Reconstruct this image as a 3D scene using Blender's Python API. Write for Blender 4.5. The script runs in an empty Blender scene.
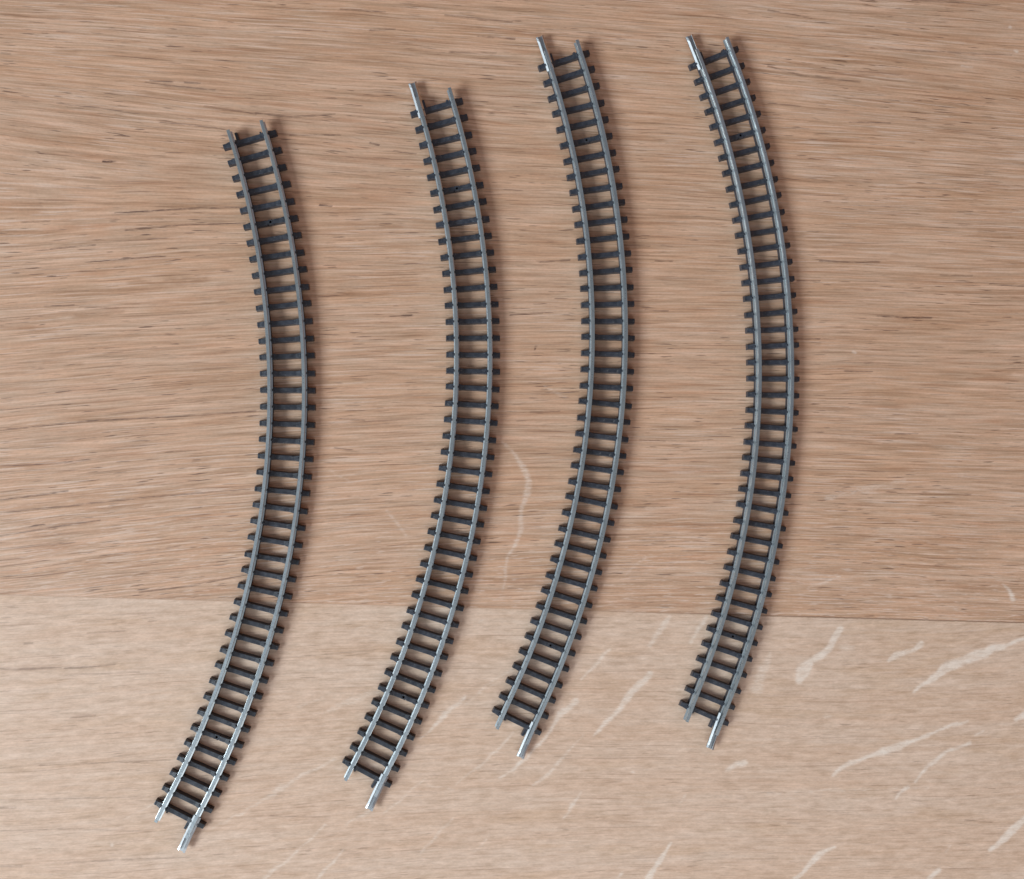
import bpy, bmesh, math, random
import numpy as np
from mathutils import Matrix, Vector

random.seed(7)
MM = 0.001                      # everything below is measured in millimetres
scene = bpy.context.scene
COL = scene.collection

# ------------------------------------------------------------------ camera
cam_data = bpy.data.cameras.new("camera")
cam = bpy.data.objects.new("camera", cam_data)
COL.objects.link(cam)
cam.location = (0.0, 0.0, 277.39 * MM)
cam.rotation_euler = (-0.000437, -0.064136, 0.0)
cam_data.sensor_width = 36.0
cam_data.lens = 36.0 * 960.0 / 1024.0
cam_data.clip_start = 0.01
cam_data.clip_end = 50.0
scene.camera = cam

# ------------------------------------------------------------------ room light (dim, cooler and brighter towards the window)
world = bpy.data.worlds.new("World")
scene.world = world
world.use_nodes = True
wn, wl = world.node_tree.nodes, world.node_tree.links
wn.clear()
w_out = wn.new("ShaderNodeOutputWorld")
w_bg = wn.new("ShaderNodeBackground")
w_tc = wn.new("ShaderNodeTexCoord")
w_dot = wn.new("ShaderNodeVectorMath"); w_dot.operation = 'DOT_PRODUCT'
w_dot.inputs[1].default_value = (-0.60, -0.50, 0.62)
w_ramp = wn.new("ShaderNodeValToRGB")
for pos, colour in ((0.0, (1.9, 0.78, 0.33)), (0.05, (1.0, 0.70, 0.54)),   # warm bounce from the room
                    (0.14, (0.55, 0.76, 1.05)), (0.30, (0.60, 0.77, 0.98)), (0.50, (0.84, 0.86, 0.85)),   # ceiling
                    (0.70, (1.02, 1.13, 1.27)), (0.86, (1.35, 1.60, 1.90)), (1.0, (1.6, 2.05, 2.6))):   # towards the window
    e = w_ramp.color_ramp.elements.new(pos); e.color = (*colour, 1)
w_ramp.color_ramp.elements.remove(w_ramp.color_ramp.elements[0])
w_ramp.color_ramp.elements.remove(w_ramp.color_ramp.elements[-1])
wl.new(w_tc.outputs['Generated'], w_dot.inputs[0])
wl.new(w_dot.outputs['Value'], w_ramp.inputs['Fac'])
wl.new(w_ramp.outputs['Color'], w_bg.inputs['Color'])
w_bg.inputs['Strength'].default_value = 0.235
wl.new(w_bg.outputs['Background'], w_out.inputs['Surface'])

# ------------------------------------------------------------------ window light, low on the left and below the frame
key_data = bpy.data.lights.new("window_light", 'AREA')
key_data.shape = 'RECTANGLE'
key_data.size = 0.90
key_data.size_y = 0.64
key_data.energy = 49.0
key_data.color = (0.84, 0.95, 1.0)
key = bpy.data.objects.new("window_light", key_data)
COL.objects.link(key)
key.location = (-1.58, -0.74, 1.14)
key.rotation_euler = (Vector((0.02, 0.0, 0.0)) - key.location).to_track_quat('-Z', 'Y').to_euler()

# added fill lamp below the frame: weaker and nearer, brightens the lower table
low_data = bpy.data.lights.new("lower_fill_light", 'AREA')
low_data.shape = 'RECTANGLE'
low_data.size = 0.60
low_data.size_y = 0.40
low_data.energy = 1.45
low_data.color = (0.92, 0.97, 1.0)
low = bpy.data.objects.new("lower_fill_light", low_data)
COL.objects.link(low)
low.location = (0.12, -0.60, 0.50)
low.rotation_euler = (Vector((0.04, -0.02, 0.0)) - low.location).to_track_quat('-Z', 'Y').to_euler()

scene.view_settings.view_transform = 'Standard'
scene.view_settings.look = 'None'
scene.view_settings.exposure = 0.0
scene.view_settings.gamma = 1.0

# ------------------------------------------------------------------ wood: where the flecks, pores and stains lie on the table (x, y, width in mm)
FLECKS = [
    (0.9,[(171.65,-59.94,0.57),(159.55,-63.97,1.43),(147.21,-68.27,1.43),(137.69,-75.26,0.43)]),
    (0.9,[(115.13,-56.23,1.14),(112.09,-61.81,1.0),(106.65,-65.28,0.86)]),
    (0.7,[(106.65,-65.28,1.14),(103.93,-68.2,2.57),(102.73,-71.13,1.14)]),
    (0.4,[(116.04,-61.57,1.43),(119.07,-61.91,1.43)]),
    (0.75,[(139.83,-61.01,1.14),(134.93,-63.32,1.14),(129.74,-65.92,0.86)]),
    (0.6,[(154.3,-84.21,0.34),(149.68,-85.31,0.63)]),
    (0.85,[(150.91,-84.74,0.43),(139.53,-88.99,0.57),(133.41,-91.25,1.0),(123.64,-94.31,1.0),(118.17,-95.97,0.86),(113.01,-99.41,0.43)]),
    (0.8,[(154.92,-90.79,0.57),(148.14,-93.04,0.57),(141.99,-97.38,0.63),(138.0,-102.06,0.43)]),
    (0.8,[(135.86,-103.5,0.71),(132.19,-106.68,0.57)]),
    (0.6,[(158.94,-87.29,0.43),(156.46,-88.43,0.34)]),
    (0.95,[(172.29,-113.64,1.14),(165.76,-119.47,1.14),(161.11,-122.93,0.57)]),
    (0.85,[(113.62,-120.74,0.43),(109.08,-122.69,0.86),(105.45,-125.84,0.86),(101.23,-130.15,0.86)]),
    (0.8,[(145.37,-128.47,0.86),(142.3,-131.06,0.86)]),
    (0.5,[(148.76,-121.4,0.43),(147.53,-123.16,0.34)]),
    (0.8,[(172.28,-82.45,1.43),(169.17,-84.19,1.14)]),
    (0.3,[(93.4,-104.28,0.57),(118.17,-103.97,0.71),(141.99,-103.94,0.57)]),
    (0.3,[(110.89,-81.91,1.14),(112.7,-82.24,0.86)]),
    (0.7,[(58.23,-68.66,1.14),(50.56,-76.71,1.14),(45.26,-82.45,0.71),(41.74,-86.17,0.34)]),
    (0.5,[(38.52,-86.1,0.29),(28.29,-97.22,0.63),(21.59,-102.29,0.29)]),
    (0.6,[(46.44,-61.19,0.43),(41.74,-66.36,0.71),(37.93,-70.09,0.29)]),
    (0.5,[(63.85,-52.07,0.86),(58.23,-60.18,1.0)]),
    (0.5,[(75.15,-51.91,0.57),(70.38,-59.47,0.86)]),
    (0.7,[(36.47,-76.17,1.14),(32.08,-79.58,1.0),(27.41,-86.75,0.57),(18.69,-95.56,0.43),(14.34,-98.07,0.29)]),
    (0.6,[(37.93,-102.68,0.29),(35.3,-106.39,0.71),(32.67,-110.11,0.29)]),
    (0.8,[(64.45,-118.23,0.43),(61.19,-123.12,1.14),(57.64,-128.86,1.0)]),
    (0.6,[(49.97,-126.6,0.57),(48.5,-128.6,0.57)]),
    (0.75,[(86.5,-95.29,1.14),(83.81,-95.82,1.43),(80.82,-97.22,0.86)]),
    (0.4,[(93.99,-63.03,0.57),(91.89,-68.01,1.71),(90.09,-72.99,2.29)]),
    (0.5,[(68.9,-103.99,0.29),(67.42,-106.3,0.34)]),
    (0.35,[(-20.15,-72.31,0.86),(-28.69,-75.03,1.14),(-34.93,-77.78,0.57)]),
    (0.3,[(-36.34,-73.76,0.43),(-43.12,-76.49,0.57)]),
    (0.45,[(-32.95,-91.56,0.57),(-40.02,-95.12,0.57),(-48.48,-99.5,1.14),(-55.22,-104.18,0.57)]),
    (0.4,[(-55.22,-104.18,0.46),(-67.53,-110.7,0.29)]),
    (0.6,[(4.22,-74.45,0.57),(-1.54,-79.26,1.14),(-4.41,-82.37,0.63),(-8.72,-86.03,0.29)]),
    (0.35,[(17.82,-66.87,0.43),(10.28,-71.09,0.57),(4.51,-76.19,0.34)]),
    (0.3,[(14.34,-70.58,0.34),(9.13,-72.52,0.43),(5.66,-75.35,0.29)]),
    (0.5,[(18.11,-85.12,0.43),(10.28,-93.06,0.57),(1.63,-99.51,0.29)]),
    (0.5,[(-7.28,-97.87,0.29),(-14.44,-104.03,0.43),(-19.01,-107.37,0.29)]),
    (0.5,[(-22.72,-106.41,0.57),(-29.83,-110.53,0.34)]),
    (0.55,[(-35.78,-110.38,0.37),(-44.26,-118.16,0.51),(-53.54,-125.59,0.57)]),
    (0.6,[(-30.68,-117.67,0.34),(-38.04,-126.05,0.57)]),
    (0.5,[(0.76,-109.3,0.29),(-3.84,-114.08,0.57),(-9.01,-119.71,0.29)]),
    (0.4,[(11.15,-114.48,0.29),(7.1,-119.0,0.34)]),
    (0.4,[(-21.01,-52.78,0.29),(-27.27,-54.42,0.29)]),
    (0.4,[(9.42,-52.29,0.43),(6.82,-53.99,0.29)]),
    (0.4,[(-6.71,-99.61,0.29),(0.76,-101.22,0.34)]),
    (0.35,[(-84.75,-103.74,0.43),(-91.93,-107.24,0.57)]),
    (0.45,[(14.92,-0.84,0.34),(18.69,-4.61,0.71),(21.59,-8.96,1.29),(22.75,-12.44,1.43),(21.59,-17.65,1.0),(20.43,-20.55,0.86),(20.43,-26.34,0.86),(18.69,-30.68,0.71),(16.36,-34.13,0.57),(15.79,-37.89,0.51),(15.21,-43.67,0.29)]),
    (0.3,[(27.41,15.11,0.57),(33.54,12.23,0.43)]),
    (0.35,[(-18.15,-20.65,0.43),(-15.58,-23.82,0.57),(-12.72,-27.87,0.43)]),
    (0.32,[(134.62,-12.46,0.86),(125.76,-14.22,1.14),(118.15,-15.68,1.29),(111.18,-17.72,0.86)]),
    (0.8,[(168.23,-47.91,0.86),(166.99,-45.2,0.57),(165.12,-43.39,0.29)]),
    (0.45,[(115.12,-40.83,0.34),(105.74,-43.7,0.43)]),
    (0.35,[(56.75,-34.45,0.57),(50.85,-39.95,0.34)]),
    (0.25,[(-34.36,-8.84,0.34),(-28.12,-12.3,0.43)]),
    (0.9,[(167.26,123.4,0.46),(167.44,123.32,0.46)]),
    (0.8,[(168.81,116.26,0.34),(169.43,116.12,0.4)]),
    (0.8,[(119.06,25.8,0.34),(119.67,25.69,0.34)]),
    (0.9,[(-95.24,-114.21,0.37),(-95.1,-114.44,0.37)]),
    (0.5,[(152.41,111.36,0.4),(155.49,111.14,0.34)]),
    (0.7,[(52.92,-96.9,0.34),(53.21,-97.2,0.34)]),
    (0.5,[(-12.15,100.07,0.34),(-11.86,99.94,0.34)]),
]
PORES = [
    (0.5,[(-110.28,94.42,0.29),(-98.5,93.28,0.43),(-87.48,91.83,0.29)]),
    (0.5,[(-86.1,100.9,0.29),(-80.56,100.18,0.57),(-66.66,99.09,0.34)]),
    (0.6,[(-84.72,101.35,0.29),(-78.62,101.22,0.57)]),
    (0.5,[(-75.02,101.16,0.57),(-70.84,100.98,0.43)]),
    (0.5,[(-81.95,89.68,0.29),(-63.88,88.08,0.43)]),
    (0.55,[(-69.45,94.49,0.29),(-55.2,92.53,0.49)]),
    (1,[(-97.68,78.22,0.46),(-94.1,78.29,0.34)]),
    (0.7,[(-94.38,63.76,0.29),(-84.72,64.47,0.49),(-73.63,65.35,0.37),(-58.29,66.01,0.26)]),
    (0.7,[(-91.63,58.86,0.29),(-76.41,60.63,0.37),(-58.29,61.46,0.29)]),
    (0.6,[(-112.2,53.38,0.26),(-99.88,54.67,0.4)]),
    (0.7,[(-101.25,49.86,0.26),(-90.25,50.98,0.4),(-80.57,51.8,0.26)]),
    (0.65,[(-125.82,2.54,0.29),(-101.26,5.09,0.4),(-77.81,6.39,0.34),(-55.21,7.99,0.29)]),
    (0.6,[(-125.82,-7.54,0.29),(-109.48,-6.72,0.37),(-101.26,-5.61,0.37)]),
    (0.6,[(-125.82,-17.06,0.34),(-107.29,-14.6,0.51)]),
    (0.55,[(-125.82,-20.69,0.29),(-105.38,-18.54,0.46),(-84.74,-16.37,0.29),(-56.89,-14.21,0.29)]),
    (0.5,[(-125.82,-27.13,0.29),(-110.85,-24.7,0.46),(-98.52,-22.8,0.29)]),
    (0.4,[(-98.52,-32.95,0.29),(-76.42,-30.29,0.37)]),
    (0.55,[(-87.5,-43.2,0.37),(-73.65,-41.65,0.46),(-56.9,-38.39,0.29)]),
    (0.7,[(-112.75,45.79,0.29),(-110.84,45.82,0.4)]),
    (0.6,[(-119.83,60.85,0.34),(-112.2,61.25,0.34)]),
    (0.6,[(-113.57,37.36,0.29),(-105.64,37.72,0.29)]),
    (0.4,[(-104.0,37.17,0.29),(-93.56,37.12,0.29)]),
    (0.6,[(118.14,93.92,0.34),(130.32,93.88,0.34)]),
    (0.9,[(126.36,36.53,0.29),(134.91,36.15,0.51),(143.19,36.07,0.29)]),
    (0.7,[(109.05,52.64,0.37),(118.14,52.45,0.34),(127.27,52.56,0.29)]),
    (0.7,[(102.11,46.66,0.29),(109.05,46.73,0.29)]),
    (0.6,[(116.63,20.16,0.37),(124.84,20.05,0.34)]),
    (0.6,[(145.65,48.91,0.29),(155.51,48.86,0.34)]),
    (0.6,[(161.07,46.38,0.29),(171.63,45.74,0.37)]),
    (0.6,[(131.86,1.51,0.34),(138.9,1.51,0.29)]),
    (0.5,[(93.37,126.38,0.43),(106.62,124.39,0.29)]),
    (0.5,[(93.37,109.89,0.46),(103.0,107.47,0.49),(121.17,105.84,0.34)]),
    (0.45,[(124.22,115.99,0.29),(151.79,115.22,0.4),(167.88,115.04,0.29)]),
    (0.45,[(93.37,98.99,0.4),(103.0,98.32,0.29)]),
    (0.5,[(137.04,130.6,0.43),(164.15,129.9,0.29)]),
    (0.6,[(93.98,29.78,0.29),(109.05,29.59,0.29)]),
    (0.4,[(145.65,38.47,0.29),(154.89,37.96,0.29)]),
    (0.55,[(-31.51,123.09,0.37),(-18.72,122.59,0.43)]),
    (0.5,[(-22.99,117.31,0.57),(-15.86,117.79,0.46)]),
    (0.5,[(-1.53,122.22,0.34),(17.82,120.74,0.43)]),
    (0.6,[(7.97,116.42,0.37),(18.69,115.84,0.46)]),
    (0.5,[(-0.1,111.59,0.46),(13.18,111.65,0.34)]),
    (0.5,[(-45.64,86.74,0.29),(-31.51,87.03,0.37)]),
    (0.5,[(-55.2,92.81,0.57),(-45.64,91.88,0.46),(-32.93,93.01,0.34)]),
    (0.7,[(-22.99,84.91,0.34),(-20.43,84.39,0.4)]),
    (0.7,[(-16.43,82.74,0.26),(-9.86,82.01,0.37)]),
    (0.7,[(17.24,35.92,0.34),(26.54,36.58,0.37)]),
    (1,[(24.73,26.85,0.34),(24.56,25.98,0.29)]),
    (0.85,[(-17.29,35.35,0.34),(-11.0,35.69,0.4)]),
    (0.7,[(25.95,51.36,0.29),(34.71,52.05,0.34)]),
    (0.6,[(59.7,52.06,0.34),(64.74,52.12,0.29)]),
    (0.8,[(-37.18,66.91,0.46),(-33.78,66.68,0.29)]),
    (0.6,[(-37.75,40.61,0.34),(-28.68,41.55,0.29)]),
    (0.5,[(49.38,56.6,0.34),(58.22,56.42,0.29)]),
    (0.5,[(56.75,37.71,0.34),(63.55,37.47,0.29)]),
    (0.5,[(23.04,7.85,0.34),(31.79,8.16,0.29)]),
    (0.5,[(55.27,-0.27,0.29),(62.67,-0.56,0.34)]),
    (0.4,[(55.28,-29.47,0.29),(62.67,-29.82,0.34)]),
    (0.5,[(-34.35,6.03,0.29),(-24.42,5.47,0.34)]),
    (0.6,[(-32.94,-2.55,0.34),(-28.12,-3.13,0.34)]),
    (0.55,[(-125.83,-64.37,0.57),(-117.68,-64.5,0.71),(-108.95,-64.07,0.29)]),
    (0.55,[(-108.12,-64.36,0.57),(-101.27,-64.19,0.71),(-94.13,-63.45,0.29)]),
    (0.45,[(-108.13,-66.33,0.23),(-87.51,-65.81,0.26)]),
    (0.4,[(-106.76,-78.45,0.29),(-99.9,-77.73,0.43)]),
    (0.5,[(-114.96,-91.49,0.26),(-93.03,-91.12,0.37),(-79.21,-90.86,0.23)]),
    (0.5,[(-125.84,-92.1,0.34),(-119.32,-91.96,0.29)]),
    (0.6,[(-125.84,-103.16,0.4),(-121.5,-103.26,0.29)]),
    (0.45,[(-125.84,-101.06,0.23),(-93.03,-101.0,0.34),(-84.75,-100.92,0.23)]),
    (0.45,[(-125.84,-109.74,0.26),(-104.03,-109.75,0.29),(-80.6,-111.21,0.23)]),
    (0.45,[(-108.14,-119.2,0.43),(-98.54,-118.91,0.51),(-73.66,-118.48,0.34)]),
    (0.55,[(-125.84,-119.54,0.46),(-119.87,-119.71,0.57)]),
    (0.55,[(-101.82,-54.46,0.34),(-98.25,-54.37,0.29),(-91.65,-54.17,0.29)]),
    (0.7,[(-119.31,-57.32,0.34),(-116.86,-57.22,0.29)]),
    (0.5,[(99.42,-113.27,0.46),(103.03,-113.37,0.29)]),
    (0.5,[(153.38,-113.76,0.34),(161.73,-114.57,0.29)]),
    (0.3,[(82.01,-112.83,0.29),(93.4,-112.82,0.29)]),
    (0.5,[(-51.29,-107.41,0.29),(-34.36,-108.13,0.29)]),
    (0.45,[(-55.22,-62.9,0.23),(-21.58,-60.52,0.29)]),
    (0.3,[(127.3,-74.49,0.2),(133.4,-74.89,0.2)]),
    (0.4,[(-31.53,-117.65,0.43),(-25.28,-118.68,0.29)]),
    (0.3,[(148.76,-128.26,0.29),(161.11,-128.32,0.29)]),
]
STAINS = [
    (0.8,[(-90.25,44.06,1.14),(-81.96,44.43,2.57),(-69.46,45.41,1.43)]),
    (0.9,[(-105.37,34.62,0.86),(-97.14,35.25,1.43),(-92.46,35.86,1.14)]),
    (0.7,[(-120.38,30.86,0.86),(-110.84,30.08,1.14)]),
    (0.6,[(-113.57,21.64,0.86),(-104.0,21.13,1.14)]),
    (0.8,[(-83.35,15.29,0.86),(-76.42,15.6,1.14),(-66.68,16.77,0.86)]),
    (0.4,[(-66.68,15.92,2.29),(-55.21,18.24,2.86)]),
    (0.6,[(157.98,61.89,0.86),(167.27,60.82,1.43)]),
    (0.2,[(-34.35,112.43,1.43),(5.67,113.76,1.43)]),
    (0.15,[(-54.08,110.77,4.0),(-34.35,108.42,2.86)]),
    (0.7,[(156.44,19.45,0.86),(167.28,19.19,0.86)]),
    (0.3,[(134.92,13.11,4.0),(124.23,11.59,5.71)]),
    (0.5,[(-34.35,42.64,1.71),(-28.68,42.41,1.71)]),
    (0.6,[(139.52,-19.62,1.14),(148.74,-19.66,0.86)]),
    (0.35,[(137.99,-31.52,2.29),(144.13,-31.56,2.29)]),
    (0.6,[(110.56,106.18,0.86),(121.17,105.84,1.14)]),
    (0.3,[(151.8,87.77,1.14),(164.16,86.52,1.14)]),
    (0.35,[(28.87,60.11,1.71),(37.63,59.94,1.71)]),
    (0.35,[(-14.44,61.23,1.43),(-28.68,61.6,1.43)]),
    (0.25,[(94.0,-100.46,2.29),(85.0,-100.26,2.29)]),
    (0.5,[(-120.4,-64.18,0.86),(-109.49,-64.06,0.86)]),
    (0.5,[(-105.39,-78.19,1.14),(-99.9,-78.01,1.14)]),
    (0.7,[(3.36,103.32,0.86),(5.09,103.07,0.86)]),
    (0.4,[(-95.75,109.12,0.86),(-81.95,109.48,1.14)]),
    (0.6,[(-120.36,107.93,0.86),(-105.35,108.59,0.86)]),
    (0.2,[(-70.85,73.47,1.14),(-55.2,74.31,1.43)]),
    (0.7,[(-121.72,118.54,0.57),(-118.46,118.63,0.57)]),
    (0.15,[(-83.34,85.7,1.71),(-65.27,82.09,2.29)]),
]

# ------------------------------------------------------------------ node helpers
class Nodes:
    def __init__(self, mat):
        mat.use_nodes = True
        self.t = mat.node_tree
        self.t.nodes.clear()
        self.out = self.t.nodes.new("ShaderNodeOutputMaterial")
        self.bsdf = self.t.nodes.new("ShaderNodeBsdfPrincipled")
        self.t.links.new(self.bsdf.outputs[0], self.out.inputs[0])
    def put(self, sock, v):
        if isinstance(v, bpy.types.NodeSocket):
            self.t.links.new(v, sock)
        elif v is not None:
            sock.default_value = v
    def math(self, op, a, b=None, c=None, clamp=False):
        n = self.t.nodes.new("ShaderNodeMath"); n.operation = op; n.use_clamp = clamp
        for s, v in zip(n.inputs, (a, b, c)): self.put(s, v)
        return n.outputs[0]
    def noise(self, vec, detail=2.0, rough=0.5, dist=0.0, scale=1.0):
        n = self.t.nodes.new("ShaderNodeTexNoise")
        self.put(n.inputs['Vector'], vec); n.inputs['Scale'].default_value = scale
        n.inputs['Detail'].default_value = detail; n.inputs['Roughness'].default_value = rough
        n.inputs['Distortion'].default_value = dist
        return n.outputs[0]
    def combine(self, x, y, z=0.0):
        n = self.t.nodes.new("ShaderNodeCombineXYZ")
        for s, v in zip(n.inputs, (x, y, z)): self.put(s, v)
        return n.outputs[0]
    def split(self, vec):
        n = self.t.nodes.new("ShaderNodeSeparateXYZ"); self.put(n.inputs[0], vec)
        return n.outputs
    def step(self, v, lo, hi, a=0.0, b=1.0):
        n = self.t.nodes.new("ShaderNodeMapRange"); n.interpolation_type = 'SMOOTHSTEP'
        for s, x in zip(n.inputs, (v, lo, hi, a, b)): self.put(s, x)
        return n.outputs[0]
    def lin(self, v, lo, hi, a=0.0, b=1.0):
        n = self.t.nodes.new("ShaderNodeMapRange")
        for s, x in zip(n.inputs, (v, lo, hi, a, b)): self.put(s, x)
        return n.outputs[0]
    def mix(self, f, a, b, mode='MIX'):
        n = self.t.nodes.new("ShaderNodeMix"); n.data_type = 'RGBA'; n.blend_type = mode
        def col(v): return v if isinstance(v, bpy.types.NodeSocket) else (*v, 1.0)
        self.put(n.inputs['Factor'], f); self.put(n.inputs['A'], col(a)); self.put(n.inputs['B'], col(b))
        return n.outputs['Result']
    def attr(self, name):
        n = self.t.nodes.new("ShaderNodeAttribute"); n.attribute_name = name
        return n.outputs['Vector']
    def object_mm(self):
        n = self.t.nodes.new("ShaderNodeTexCoord")
        s = self.t.nodes.new("ShaderNodeVectorMath"); s.operation = 'SCALE'
        s.inputs['Scale'].default_value = 1000.0
        self.t.links.new(n.outputs['Object'], s.inputs[0])
        return s.outputs[0]
    def bump(self, h, strength, dist_mm):
        n = self.t.nodes.new("ShaderNodeBump")
        n.inputs['Strength'].default_value = strength; n.inputs['Distance'].default_value = dist_mm * MM
        self.put(n.inputs['Height'], h)
        self.t.links.new(n.outputs[0], self.bsdf.inputs['Normal'])

# ------------------------------------------------------------------ materials
def wood_material():
    m = bpy.data.materials.new("oiled_oak"); N = Nodes(m)
    g = N.split(N.attr("grain")); mk = N.split(N.attr("marks")); p = N.split(N.object_mm())
    x, y = p[0], p[1]
    seam = N.math('ADD', g[2], N.math('MULTIPLY', N.math('SUBTRACT', N.noise(N.combine(N.math('MULTIPLY', x, .5), 3.0), 3), .5), .35))
    low = N.step(seam, -.12, .12, 1.0, 0.0)                         # 1 on the lower board
    v = N.math('ADD', N.math('MULTIPLY', g[0], N.math('SUBTRACT', 1.0, low)), N.math('MULTIPLY', g[1], low))
    wob = N.math('MULTIPLY', N.math('SUBTRACT', N.noise(N.combine(N.math('MULTIPLY', x, .022), N.math('MULTIPLY', v, .09)), 2), .5), 1.7)
    v = N.math('ADD', v, wob)
    def fib(lx, lv, seed, detail=2.0, rough=.5):
        return N.noise(N.combine(N.math('MULTIPLY', x, 1.0 / lx), N.math('MULTIPLY', v, 1.0 / lv), seed), detail, rough)
    # board colours
    band = fib(70, 6.0, 1.7, 3, .55)
    up = N.mix(N.step(band, .34, .66), UP_A, UP_B)
    up = N.mix(N.step(fib(42, 2.2, 9.1, 3, .6), .5, .74, 0, .55), up, UP_C)
    dn = N.mix(N.step(band, .34, .66), LOW_A, LOW_B)
    dn = N.mix(N.step(fib(30, 5.0, 4.4, 3, .6), .5, .72, 0, .5), dn, LOW_C)
    base = N.mix(low, up, dn)
    hue = fib(12, 1.3, 13.0, 2, .6)
    base = N.mix(N.math('MULTIPLY', N.step(hue, .3, .7, .0, .85), N.lin(low, 0, 1, 1.0, .35)), base, N.mix(1.0, base, (1.035, .975, .955), 'MULTIPLY'))
    base = N.mix(N.math('MULTIPLY', N.step(hue, .35, .6, .8, 0.), N.lin(low, 0, 1, 1.0, .4)), base, N.mix(1.0, base, (.98, 1.0, 1.025), 'MULTIPLY'))
    # fibres: fine light and dark lines
    f1 = N.math('ADD', N.math('MULTIPLY', fib(20, .72, 21.3, 3, .65), N.math('SUBTRACT', 1.0, low)), N.math('MULTIPLY', fib(3.6, .9, 24.3, 3, .65), low))
    f2 = N.math('ADD', N.math('MULTIPLY', fib(40, 1.7, 33.0, 3, .62), N.math('SUBTRACT', 1.0, low)), N.math('MULTIPLY', fib(7, 1.6, 36.0, 3, .6), low))
    amp = N.lin(low, 0, 1, 1.05, .62)
    k = N.math('ADD', 1.0, N.math('MULTIPLY', N.math('SUBTRACT', N.math('ADD', N.math('MULTIPLY', f1, .62), N.math('MULTIPLY', f2, .48)), .55), N.math('MULTIPLY', amp, 1.7)))
    f0 = N.math('MULTIPLY', N.math('SUBTRACT', fib(18, .40, 25.0, 2, .6), .5), N.math('MULTIPLY', amp, .55))   # hair-fine fibres
    k = N.math('ADD', k, f0)
    base = N.mix(1.0, base, N.combine(N.math('POWER', k, .85), k, N.math('POWER', k, 1.2)), 'MULTIPLY')
    # limed, whitish hair lines
    area = N.step(N.noise(N.combine(N.math('MULTIPLY', x, .012), N.math('MULTIPLY', y, .02), 6.0), 2), .35, .65, .25, 1.0)
    lite = N.math('MULTIPLY', N.step(fib(20, .50, 51.0, 2, .6), .53, .66), N.math('MULTIPLY', area, N.lin(low, 0, 1, .62, .3)))
    near = N.math('MULTIPLY', N.step(seam, 2, 50, 1, 0), N.lin(low, 0, 1, 1, 0))                # short pale dashes towards the joint
    lite = N.math('MAXIMUM', lite, N.math('MULTIPLY', near, N.step(fib(5.5, .55, 57.0, 2, .6), .54, .70, 0, .7)))
    base = N.mix(lite, base, (.70, .53, .43))
    # pores: short dark dashes in clusters, and longer open grain lines
    clus = N.step(fib(55, 7.0, 61.0, 2), .4, .62, .3, 1.0)
    po = N.math('MULTIPLY', N.step(fib(7.5, .46, 71.0, 1.5, .5), .63, .70), N.math('MULTIPLY', clus, N.lin(low, 0, 1, .80, .36)))
    ln = N.math('MULTIPLY', N.step(fib(34, .46, 83.0, 2.5, .55), .59, .70), N.lin(low, 0, 1, .66, .34))
    base = N.mix(po, base, (.13, .066, .042))
    base = N.mix(ln, base, (.23, .112, .062))
    # placed stains, pores and flecks, with the fibres breaking their edges
    brk = N.math('ADD', .55, N.math('MULTIPLY', f1, .9))
    base = N.mix(N.math('MULTIPLY', N.math('MULTIPLY', mk[2], N.step(fib(10, .9, 44.0, 3, .65), .30, .62, .1, 1.1)), .8, clamp=True), base, (.30, .15, .075))
    base = N.mix(N.math('MULTIPLY', N.math('MULTIPLY', mk[1], N.step(fib(4, .6, 47.0, 3, .65), .32, .6, .15, 1.0)), N.lin(low, 0, 1, 1.5, 1.0), clamp=True), base, (.12, .062, .042))
    # the flecks are cut up by the fibres, so their edges fray along the grain
    fray = N.math('SUBTRACT', N.math('ADD', N.math('MULTIPLY', fib(1.6, .36, 91.0, 2, .6), .6), N.math('MULTIPLY', fib(5.0, .8, 97.0, 2, .6), .4)), .5)
    rag = N.step(N.math('ADD', mk[0], N.math('MULTIPLY', fray, N.math('MULTIPLY', 1.5, N.step(mk[0], .02, .25)))), .0, .95)
    base = N.mix(N.math('MULTIPLY', rag, N.lin(f1, .35, .65, .45, .9)), base, (.80, .68, .585))
    # glue line between the boards, open only to the right
    line = N.math('MULTIPLY', N.step(N.math('ABSOLUTE', N.math('SUBTRACT', seam, .1)), .1, .34, 1.0, 0.0), N.step(x, 20, 120, .12, .62))
    base = N.mix(line, base, (.16, .085, .05))
    # very fine speckle of the sanded surface
    sp = N.noise(N.combine(N.math('MULTIPLY', x, 1.1), N.math('MULTIPLY', v, 2.6), 3.3), 2, .6)
    s = N.lin(sp, .25, .75, .93, 1.07)
    base = N.mix(1.0, base, N.combine(s, s, s), 'MULTIPLY')
    N.put(N.bsdf.inputs['Base Color'], base)
    N.put(N.bsdf.inputs['Roughness'], N.lin(f1, .3, .7, .46, .6))
    N.bsdf.inputs['Specular IOR Level'].default_value = .5
    h = N.math('SUBTRACT', N.math('MULTIPLY', f1, .5), N.math('ADD', N.math('MULTIPLY', po, 1.2), N.math('MULTIPLY', mk[1], .8)))
    N.bump(h, .35, .12)
    return m

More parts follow.
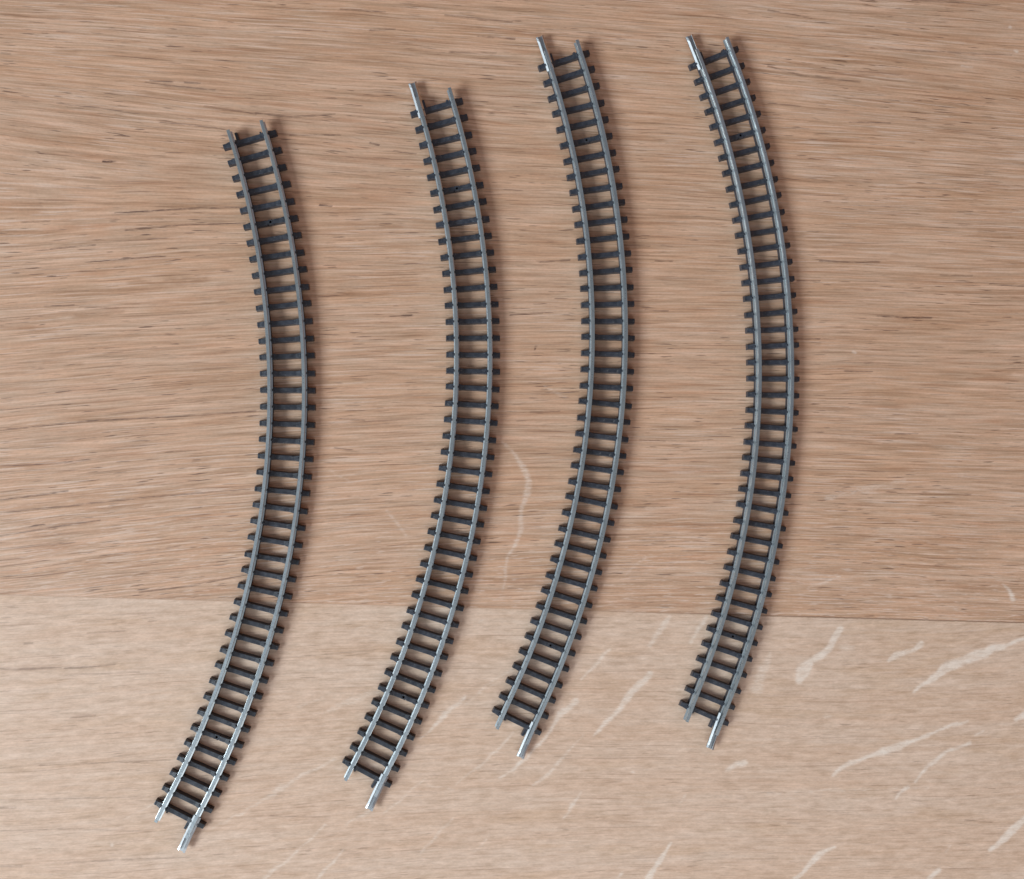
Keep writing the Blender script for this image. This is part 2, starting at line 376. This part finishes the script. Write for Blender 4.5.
def plastic_material():
    m = bpy.data.materials.new("grey_brown_plastic"); N = Nodes(m)
    p = N.object_mm()
    oi = N.t.nodes.new("ShaderNodeObjectInfo")
    ps = N.t.nodes.new("ShaderNodeVectorMath"); ps.operation = 'ADD'
    off = N.t.nodes.new("ShaderNodeVectorMath"); off.operation = 'SCALE'
    off.inputs[0].default_value = (37, 53, 71); N.t.links.new(oi.outputs['Random'], off.inputs['Scale'])
    N.t.links.new(p, ps.inputs[0]); N.t.links.new(off.outputs[0], ps.inputs[1])
    q = ps.outputs[0]
    n1 = N.noise(q, 3, .6, scale=.9)
    c = N.mix(N.step(n1, .35, .7), (.020, .023, .033), (.036, .040, .053))
    tone = N.lin(oi.outputs['Random'], 0, 1, .82, 1.2)
    c = N.mix(1.0, c, N.combine(tone, tone, tone), 'MULTIPLY')
    dust = N.step(N.noise(q, 2, .6, scale=2.0), .62, .74, 0, .5)
    c = N.mix(dust, c, (.17, .165, .16))
    N.put(N.bsdf.inputs['Base Color'], c)
    N.put(N.bsdf.inputs['Roughness'], N.lin(n1, .3, .7, .30, .48))
    N.bsdf.inputs['Specular IOR Level'].default_value = .6
    s = N.split(q)
    wv = N.noise(N.combine(N.math('MULTIPLY', s[0], .7), N.math('MULTIPLY', s[1], 4.0), s[2]), 3, .6)
    N.bump(wv, .3, .12)
    return m

def metal_material(name, a, b, r0, r1, aniso):
    m = bpy.data.materials.new(name); N = Nodes(m)
    oi = N.t.nodes.new("ShaderNodeObjectInfo")                        # each rail tarnishes in its own places
    off = N.t.nodes.new("ShaderNodeVectorMath"); off.operation = 'SCALE'
    off.inputs[0].default_value = (61, 43, 29); N.t.links.new(oi.outputs['Random'], off.inputs['Scale'])
    ad = N.t.nodes.new("ShaderNodeVectorMath"); ad.operation = 'ADD'
    N.t.links.new(N.object_mm(), ad.inputs[0]); N.t.links.new(off.outputs[0], ad.inputs[1])
    p = ad.outputs[0]
    n1 = N.noise(p, 3, .6, scale=.16)
    n2 = N.noise(p, 3, .6, scale=2.2)
    c = N.mix(N.step(n1, .35, .65), a, b)
    spot = N.math('MULTIPLY', N.step(n2, .58, .74, 0, .5), N.step(n1, .40, .62, .25, 1.0))
    c = N.mix(spot, c, tuple(.55 * k for k in a))
    N.put(N.bsdf.inputs['Base Color'], c)
    N.bsdf.inputs['Metallic'].default_value = 1.0
    N.put(N.bsdf.inputs['Roughness'], N.lin(n2, .3, .7, r0, r1))
    N.bump(n2, aniso, .05)
    return m

UP_A, UP_B, UP_C = (.535, .345, .234), (.52, .317, .202), (.425, .218, .122)
LOW_A, LOW_B, LOW_C = (.625, .453, .342), (.605, .418, .302), (.54, .355, .230)
WOOD = wood_material()
PLASTIC = plastic_material()
RAIL_METAL = metal_material("nickel_silver", (.64, .685, .70), (.56, .605, .625), .26, .38, .02)
JOINER_METAL = metal_material("bright_nickel", (.50, .515, .53), (.42, .435, .455), .40, .52, .0)

# ------------------------------------------------------------------ table top: one glued oak slab, two boards in view
def along(keys, vals, q):
    k = np.array(keys, float); w = np.array(vals, float)
    o = np.argsort(k)
    return np.interp(q, k[o], w[o])

def paint(X, Y, strokes, soft, widen=1.0):
    out = np.zeros_like(X)
    xs, ys = X[0], Y[:, 0]
    for s, pts in strokes:
        stroke = np.zeros_like(X)
        for (ax, ay, aw), (bx, by, bw) in zip(pts, pts[1:]):
            pad = max(aw, bw) * widen + soft + .6
            i0, i1 = np.searchsorted(xs, [min(ax, bx) - pad, max(ax, bx) + pad])
            j0, j1 = np.searchsorted(ys, [min(ay, by) - pad, max(ay, by) + pad])
            if i1 <= i0 or j1 <= j0: continue
            px, py = X[j0:j1, i0:i1], Y[j0:j1, i0:i1]
            dx, dy = bx - ax, by - ay
            t = np.clip(((px - ax) * dx + (py - ay) * dy) / (dx * dx + dy * dy + 1e-9), 0, 1)
            d = np.hypot(px - ax - t * dx, py - ay - t * dy)
            half = .5 * widen * (aw + (bw - aw) * t)
            e = np.clip((half + soft - d) / (2 * soft * np.ones_like(half) + .25 * half), 0, 1)
            e = e * e * (3 - 2 * e)
            stroke[j0:j1, i0:i1] = np.maximum(stroke[j0:j1, i0:i1], e)
        out = np.maximum(out, stroke * s)
    return out

def wander(strokes):
    """split each fleck into short steps that stray a little from the straight line"""
    rnd = random.Random(3); out = []
    for s, pts in strokes:
        new = [pts[0]]
        for (ax, ay, aw), (bx, by, bw) in zip(pts, pts[1:]):
            n = max(1, int(math.hypot(bx - ax, by - ay) / 2.2))
            for i in range(1, n + 1):
                t = i / n; j = .22 if i < n else .08
                new.append((ax + (bx - ax) * t + rnd.gauss(0, j), ay + (by - ay) * t + rnd.gauss(0, j),
                            (aw + (bw - aw) * t) * rnd.uniform(.65, 1.35)))
        out.append((s, new))
    return out

def build_table():
    fx = np.arange(-146, 192.01, .42); fy = np.arange(-142, 142.01, .33)
    xs = np.r_[-620, -480, -360, -270, -210, -170, fx, 215, 250, 310, 400, 520, 680]
    ys = np.r_[-460, -380, -300, -230, -180, fy, 180, 230, 300, 380, 460]
    X, Y = np.meshgrid(xs, ys)
    ny, nx = X.shape
    # grain slope of the upper board (read in the photograph: left, middle and right)
    yk = [130, 118, 92, 79, 63, 53, 4, -17, -37, -46]
    sl = along(yk, [-.03, -.03, -.09, -.06, .02, .06, .09, .09, .11, .10], ys)
    sm = along([118, 88, 68, 40, 10, -32, -46], [-.04, -.03, -.02, .01, .0, .02, .0], ys)
    sr = along([118, 100, 90, 78, 53, 28, 0, -17, -34, -46], [-.05, -.09, -.05, -.04, -.02, -.01, -.03, -.03, -.05, -.04], ys)
    ker = np.ones(31) / 31
    sl, sm, sr = (np.convolve(np.pad(a, 15, mode='edge'), ker, 'valid') for a in (sl, sm, sr))
    a = np.clip((30 - X) / 130, 0, 1.0); b = np.clip((X - 30) / 110, 0, 1.0)
    S = sm[:, None] * (1 - a - b) + sl[:, None] * a + sr[:, None] * b
    dx = np.diff(xs)[None, :]
    I = np.concatenate([np.zeros((ny, 1)), np.cumsum(.5 * (S[:, 1:] + S[:, :-1]) * dx, axis=1)], axis=1)
    i0 = int(np.argmin(abs(xs - 30)))
    VU = Y - (I - I[:, i0:i0 + 1])
    VL = Y * .97 + 500 - .012 * X + 1.6 * np.sin(X / 48.0 + Y / 60.0)
    seam = Y - (-43.653 + (X + 125.827) * (-55.146 + 43.653) / (171.65 + 125.827))
    grain = np.stack([VU, VL, seam], -1).reshape(-1, 3).astype(np.float32)
    marks = np.stack([paint(X, Y, wander(FLECKS), .55, 1.95), paint(X, Y, PORES, .15, 1.2), paint(X, Y, wander(STAINS), 1.3)], -1).reshape(-1, 3).astype(np.float32)
    co = np.stack([X, Y, np.zeros_like(X)], -1).reshape(-1, 3) * MM
    n = len(co)
    idx = np.arange(n).reshape(ny, nx)
    quads = np.stack([idx[:-1, :-1], idx[:-1, 1:], idx[1:, 1:], idx[1:, :-1]], -1).reshape(-1, 4)
    # sides and underside of the slab
    x0, x1, y0, y1 = xs[0], xs[-1], ys[0], ys[-1]; t = -28.0
    low = np.array([(x0, y0, t), (x1, y0, t), (x1, y1, t), (x0, y1, t)]) * MM
    c = [idx[0, 0], idx[0, -1], idx[-1, -1], idx[-1, 0]]
    side = [(n + i, n + (i + 1) % 4, c[(i + 1) % 4], c[i]) for i in range(4)] + [(n + 3, n + 2, n + 1, n)]
    co = np.concatenate([co, low]); quads = np.concatenate([quads, np.array(side)])
    grain = np.concatenate([grain, grain[c]]); marks = np.concatenate([marks, marks[c]])
    me = bpy.data.meshes.new("table_top")
    me.vertices.add(len(co)); me.vertices.foreach_set("co", co.astype(np.float32).ravel())
    me.loops.add(quads.size); me.loops.foreach_set("vertex_index", quads.astype(np.int32).ravel())
    me.polygons.add(len(quads)); me.polygons.foreach_set("loop_start", np.arange(0, quads.size, 4, dtype=np.int32))
    for nm, arr in (("grain", grain), ("marks", marks)):
        at = me.attributes.new(nm, 'FLOAT_VECTOR', 'POINT'); at.data.foreach_set("vector", arr.ravel())
    me.update(calc_edges=True)
    me.materials.append(WOOD)
    o = bpy.data.objects.new("table_top", me); COL.objects.link(o)
    o["kind"] = "structure"
    o["label"] = "pale oak table top of two glued boards with light flecks in the lower one"
    return o

build_table()

# ------------------------------------------------------------------ track pieces
R, PITCH, N_TIES = 248.72, 4.797, 42
RAIL_AT = 4.80                         # rail centre from the track centre line
RAIL_END, JOIN_IN, JOIN_OUT = 101.8, 96.3, 106.8
Z_TIE, Z_FOOT, Z_HEAD = 1.60, 1.62, 3.80

def at(u, dr):
    """a point u mm along the curve and dr mm outwards, in the piece's own frame"""
    a = -u / R
    if u > 92: dr += .0028 * (u - 92) ** 2                         # the lower end is a little straighter
    return ((R + dr) * math.cos(a) - R, (R + dr) * math.sin(a), a)

def link_mesh(name, bm, mat, parent, smooth=False):
    bmesh.ops.recalc_face_normals(bm, faces=bm.faces[:])
    me = bpy.data.meshes.new(name); bm.to_mesh(me); bm.free()
    me.transform(Matrix.Scale(MM, 4))
    for f in me.polygons: f.use_smooth = smooth
    me.materials.append(mat)
    o = bpy.data.objects.new(name, me); COL.objects.link(o); o.parent = parent
    return o

def sweep(bm, profile, centre, u0, u1, n, taper=None):
    """sweep a closed (dr, z) profile along the curve"""
    rings = []
    for i in range(n + 1):
        u = u0 + (u1 - u0) * i / n
        pr = profile if taper is None else [taper(q, i, n) for q in profile]
        ring = []
        for dr, z in pr:
            px, py, _ = at(u, centre + dr); ring.append(bm.verts.new((px, py, z)))
        rings.append(ring)
    k = len(profile)
    for r0, r1 in zip(rings, rings[1:]):
        for j in range(k):
            bm.faces.new((r0[j], r0[(j + 1) % k], r1[(j + 1) % k], r1[j]))
    bm.faces.new(rings[0]); bm.faces.new(rings[-1][::-1])

RAIL_PROFILE = [(-.72, Z_FOOT), (.72, Z_FOOT), (.72, Z_FOOT + .28), (.30, Z_FOOT + .40), (.21, Z_FOOT + .56), (.21, Z_HEAD - .62),
                (.46, Z_HEAD - .46), (.47, Z_HEAD - .06), (.42, Z_HEAD), (-.42, Z_HEAD), (-.47, Z_HEAD - .06),
                (-.46, Z_HEAD - .46), (-.21, Z_HEAD - .62), (-.21, Z_FOOT + .56), (-.30, Z_FOOT + .40), (-.72, Z_FOOT + .28)]

def block(bm, pts_low, pts_high, z0, z1, bev=.08):
    """a block between two outlines, its edges softened"""
    lo = [bm.verts.new((x, y, z0)) for x, y in pts_low]; zs = z1 if isinstance(z1, (list, tuple)) else [z1] * len(pts_high)
    hi = [bm.verts.new((x, y, z)) for (x, y), z in zip(pts_high, zs)]
    k = len(lo); fs = [bm.faces.new(lo[::-1]), bm.faces.new(hi)]
    for j in range(k): fs.append(bm.faces.new((lo[j], lo[(j + 1) % k], hi[(j + 1) % k], hi[j])))
    edges = {e for f in fs[1:] for e in f.edges} - set(fs[0].edges)
    if bev: bmesh.ops.bevel(bm, geom=list(edges), offset=bev, segments=2, profile=.6, affect='EDGES')

def rect(x0, x1, h0, h1=None):
    h1 = h0 if h1 is None else h1
    return [(x0, -h0), (x1, -h1), (x1, h1), (x0, h0)]

def sleeper_mesh(kind):
    """local frame: x across the track, y along it (towards the top of the piece)"""
    bm = bmesh.new()
    if kind != 'hole':
        block(bm, rect(-7.8, 7.8, .86), rect(-7.73, 7.73, .66), 0.0, Z_TIE, .13)
    else:                                                            # nail hole through the middle
        block(bm, rect(-7.8, -.9, .86), rect(-7.73, -.9, .66), 0.0, Z_TIE, .13)
        block(bm, rect(.9, 7.8, .86), rect(.9, 7.73, .66), 0.0, Z_TIE, .13)
        k = 12; ang = [math.pi * 2 * i / k + math.pi / k for i in range(k)]
        def sq(a, h):
            c, s = math.cos(a), math.sin(a); m = max(abs(c) / .98, abs(s) / h); return (c / m, s / m)
        for z, h, r in ((Z_TIE - .015, .68, .36),):
            o1 = [bm.verts.new((*sq(a, .86), 0)) for a in ang]; o2 = [bm.verts.new((*sq(a, h), z)) for a in ang]
            i2 = [bm.verts.new((r * math.cos(a), r * math.sin(a), z)) for a in ang]
            i1 = [bm.verts.new((r * math.cos(a), r * math.sin(a), .25)) for a in ang]
            for j in range(k):
                q = (j + 1) % k
                bm.faces.new((o1[j], o1[q], o2[q], o2[j])); bm.faces.new((o2[j], o2[q], i2[q], i2[j])); bm.faces.new((i2[j], i2[q], i1[q], i1[j]))
            bm.faces.new(i1); bm.faces.new(o1[::-1])
    for s in (-1, 1):
        c = s * RAIL_AT
        for d in (-1, 1):                                            # seat plates flaring towards the rail, and the clips over the foot
            a, b = c + d * .35, c + d * 2.25
            lo, hi = [(a, -1.05), (b, -.74), (b, .74), (a, 1.05)], [(a, -.92), (b - d * .1, -.60), (b - d * .1, .60), (a, .92)]
            block(bm, lo, hi, .7, (Z_FOOT + .26, Z_TIE + .03, Z_TIE + .03, Z_FOOT + .26), .06)
            a, b = c + d * .54, c + d * 1.25
            block(bm, [(a, -.42), (b, -.42), (b, .42), (a, .42)], [(a, -.30), (b - d * .25, -.30), (b - d * .25, .30), (a, .30)], Z_FOOT, Z_FOOT + .50, .08)
    if kind in ('top', 'bottom'):
        # the end sleepers carry a lug beside the rail joiner and a short stub beside the bare rail
        d = 1 if kind == 'top' else -1
        s = -1 if kind == 'top' else 1                               # joiner: left rail on top, right rail at the bottom
        c = s * RAIL_AT
        for (c0, w, ln, inn) in ((c, .85, 3.1, -s), (-c, .6, 1.4, s)):
            a, b = c0 + inn * 1.15, c0 + inn * (1.15 + w)
            block(bm, [(a, d * .3), (b, d * .3), (b, d * ln), (a, d * ln)], [(a, d * .3), (b - inn * .1, d * .3), (b - inn * .1, d * (ln - .15)), (a, d * (ln - .15))], 0.0, Z_TIE - .1, .08)
    return bm

def joiner_mesh(sign):
    """folded rail joiner: base under the foot, sides hugging it; open slot beyond the rail end (sign +1: bottom, right rail)"""
    bm = bmesh.new(); c = sign * RAIL_AT
    z0 = Z_FOOT - .22
    prof = [(-1.10, z0), (1.10, z0), (1.10, Z_FOOT + .30), (.58, Z_FOOT + .64), (.50, Z_FOOT + .54), (.92, Z_FOOT + .26), (.92, Z_FOOT - .02),
            (-.92, Z_FOOT - .02), (-.92, Z_FOOT + .26), (-.50, Z_FOOT + .54), (-.58, Z_FOOT + .64), (-1.10, Z_FOOT + .30)]
    def tp(q, i, n):                                                 # the mouth flares a little
        k = max(0, (i - (n - 2)) / 2.0)
        return (q[0] * (1 + .08 * k) + .18 * (i / n) ** 2, q[1] - (.16 * k if q[1] > Z_FOOT + .5 else 0))
    sweep(bm, prof, c, sign * JOIN_IN, sign * JOIN_OUT, 12, tp)
    bmesh.ops.bevel(bm, geom=[e for e in bm.edges if len(e.link_faces) == 2 and e.calc_face_angle(0) > .9], offset=.035, segments=1, affect='EDGES')
    return bm

MESHES = {}
def place(name, key, builder, mat, parent, u=0.0, local=False):
    """a part; copies of the same kind share their mesh"""
    if key not in MESHES:
        o = link_mesh(name, builder(), mat, parent); MESHES[key] = o
    else:
        o = MESHES[key].copy(); COL.objects.link(o); o.parent = parent
    if local:
        px, py, a = at(u, 0)
        j = random.uniform(-.07, .07)
        o.location = ((px + j * math.sin(a)) * MM, (py + j * math.cos(a)) * MM, 0); o.rotation_euler = (0, 0, a + random.gauss(0, .009))
    return o

def rail_bm(s):
    bm = bmesh.new(); sweep(bm, RAIL_PROFILE, s * RAIL_AT, -RAIL_END, RAIL_END + .4, 120); return bm
def strip_bm(s):
    bm = bmesh.new(); e = 20.5 * PITCH
    sweep(bm, [(-.7, 0), (.7, 0), (.62, .9), (-.62, .9)], s * RAIL_AT, -e, e, 120); return bm

def track(x, y, rot, label, top_joiner):
    t = bpy.data.objects.new("curved_track", None); COL.objects.link(t)
    # x is where the circle of the curve passes its 0 degree point; move along the circle to the middle of the piece
    t.location = ((x - R + R * math.cos(rot)) * MM, (y + R * math.sin(rot)) * MM, 0); t.rotation_euler = (0, 0, rot)
    t.empty_display_size = .02
    t["label"] = label; t["category"] = "model track"; t["group"] = "curved model track pieces on the oak table"
    for s in (-1, 1):
        place("rail", ('rail', s), lambda: rail_bm(s), RAIL_METAL, t)
        place("base_strip", ('strip', s), lambda: strip_bm(s), PLASTIC, t)
    for i in range(N_TIES):
        kind = 'top' if i == 0 else 'bottom' if i == N_TIES - 1 else 'hole' if i in (5, 36) else 'plain'
        place("sleeper", kind, lambda: sleeper_mesh(kind), PLASTIC, t, (i - 20.5) * PITCH, True)
    place("rail_joiner", ('joiner', 1), lambda: joiner_mesh(1), JOINER_METAL, t)
    if top_joiner:
        place("rail_joiner", ('joiner', -1), lambda: joiner_mesh(-1), JOINER_METAL, t)
    return t

track(-46.066, 13.088, -.10282, "curved track piece at far left, only one with no metal joiner at its upper end", False)
track(6.591, 23.839, -.10433, "curved track piece lying second from the left, beside the piece that lacks an upper joiner", True)
track(45.747, 30.592, -.07192, "curved track piece lying third from the left, next to the rightmost piece with bluish rails", True)
track(94.625, 19.190, -.01537, "rightmost curved track piece with bluish rails and wide bare wood on its outer side", True)
